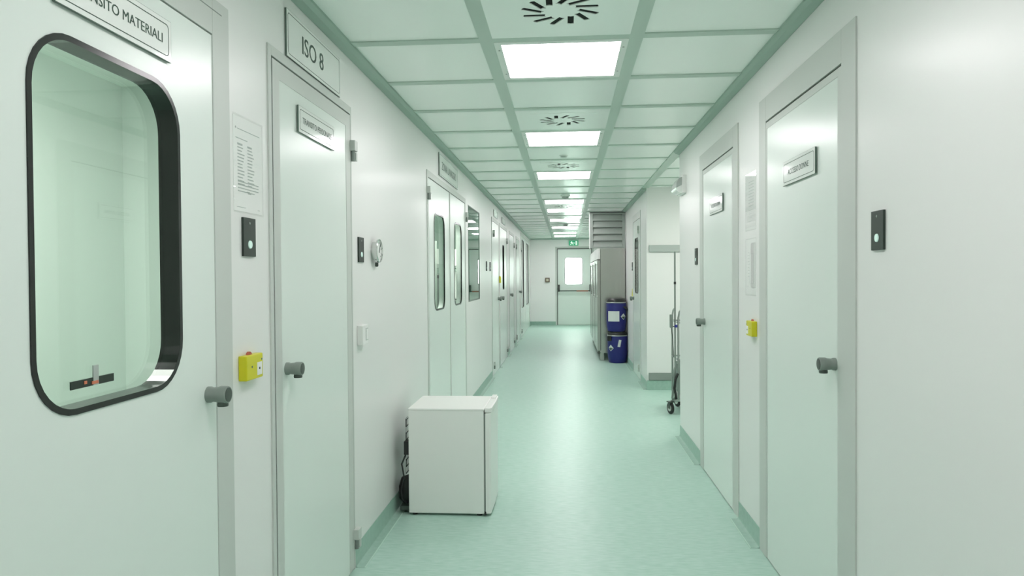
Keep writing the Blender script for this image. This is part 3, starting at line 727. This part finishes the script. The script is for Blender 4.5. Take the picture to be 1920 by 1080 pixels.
# ------------------------------------------------------------------ racks in the store room behind the double door
def rack(loc, label, w, d):
    t = thing('wire_rack', label, 'shelf rack', loc)
    for x in (-d/2, d/2):
        for y in (-w/2, w/2): MB().tube([(x, y, 0), (x, y, 1.74)], .012, 8).build('post', M['wire'], t, smooth=True)
    for z in (.25, .75, 1.16, 1.52):
        s = MB().box(-d/2, d/2, -w/2, w/2, z-.010, z-.004)
        for x in (-d/2, d/2): s.box(x-.008, x+.008, -w/2, w/2, z-.022, z+.012)
        s.build('shelf', M['rail'], t)
    return t
rack((-1.38, 6.9, 0), 'wire rack seen through the first narrow window of the double door', .9, .40)
rack((-1.35, 8.1, 0), 'wire rack seen through the second narrow window of the double door', .8, .40)
items = [(-1.38, 6.60, 1.532, .12, .11, .17, 'boxwhite', 'white carton on the top shelf of the first wire rack, near post'),
         (-1.38, 6.88, 1.532, .12, .12, .15, 'boxwhite', 'white carton in the middle of the top shelf of the first wire rack'),
         (-1.36, 6.66, 1.172, .12, .13, .26, 'boxgrey', 'grey crate on the eye-level shelf of the first wire rack'),
         (-1.36, 7.02, 1.172, .12, .13, .27, 'boxwhite', 'white carton beside the grey crate on the first wire rack'),
         (-1.36, 6.80, .762, .13, .24, .33, 'boxwhite', 'wide white carton on the lower shelf of the first wire rack'),
         (-1.34, 7.88, 1.532, .11, .12, .18, 'boxwhite', 'white carton on the top shelf of the second wire rack'),
         (-1.34, 7.92, 1.172, .11, .15, .30, 'boxwhite', 'tall white carton on the eye-level shelf of the second wire rack'),
         (-1.34, 8.25, 1.172, .11, .12, .24, 'boxgrey', 'grey crate on the eye-level shelf of the second wire rack'),
         (-1.34, 8.02, .762, .10, .17, .30, 'boxgrey', 'dark crate on the lower shelf of the second wire rack')]
for x, y, z, a, b, c, m, lab in items:
    x += .04 if y < 7.5 else .07
    mb = MB().box(-a, a, -b, b, 0, c)
    nm = 'carton' if m == 'boxwhite' else 'crate'
    o = tag(mb.build(nm, M[m], None, (x, y, z), bevel=.006), lab, 'box')
    if nm == 'crate': MB().box(-a-.006, a+.006, -b-.006, b+.006, c-.03, c-.004).build('rim', M['rubber'], o)
    else: MB().box(-.03, .03, -b-.001, b+.001, c-.001, c+.001).build('tape', M['rail'], o)

# ------------------------------------------------------------------ camera
f_px, yaw, pitch, roll, ch = 1344.94, -.0750, -.0160, -.0069, 1.4122
cy_, sy_, cp, sp = math.cos(yaw), math.sin(yaw), math.cos(pitch), math.sin(pitch)
fw = Vector((sy_*cp, cy_*cp, sp)); rt = Vector((cy_, -sy_, 0)); up = rt.cross(fw)
r2 = rt*math.cos(roll)+up*math.sin(roll); u2 = -rt*math.sin(roll)+up*math.cos(roll)
cam = bpy.data.cameras.new('camera'); co_ = bpy.data.objects.new('camera', cam); COL.objects.link(co_)
cam.sensor_fit = 'HORIZONTAL'; cam.sensor_width = 36; cam.lens = 36*f_px/1920; cam.clip_start = .02; cam.clip_end = 100
m4 = Matrix((( r2.x, u2.x, -fw.x, 0), (r2.y, u2.y, -fw.y, 0), (r2.z, u2.z, -fw.z, ch), (0, 0, 0, 1)))
co_.matrix_world = m4
S.camera = co_

# ------------------------------------------------------------------ world and colour
w = bpy.data.worlds.new('world'); S.world = w; w.use_nodes = True
w.node_tree.nodes['Background'].inputs['Color'].default_value = (.02, .02, .02, 1)
S.view_settings.view_transform = 'Standard'; S.view_settings.look = 'None'
S.view_settings.gamma = 1; S.view_settings.use_curve_mapping = False
S.view_settings.exposure = .10
S.cycles.max_bounces = 14; S.cycles.diffuse_bounces = 8; S.cycles.glossy_bounces = 6; S.cycles.transparent_max_bounces = 16
S.cycles.sample_clamp_indirect = 6; S.cycles.caustics_reflective = False; S.cycles.caustics_refractive = False
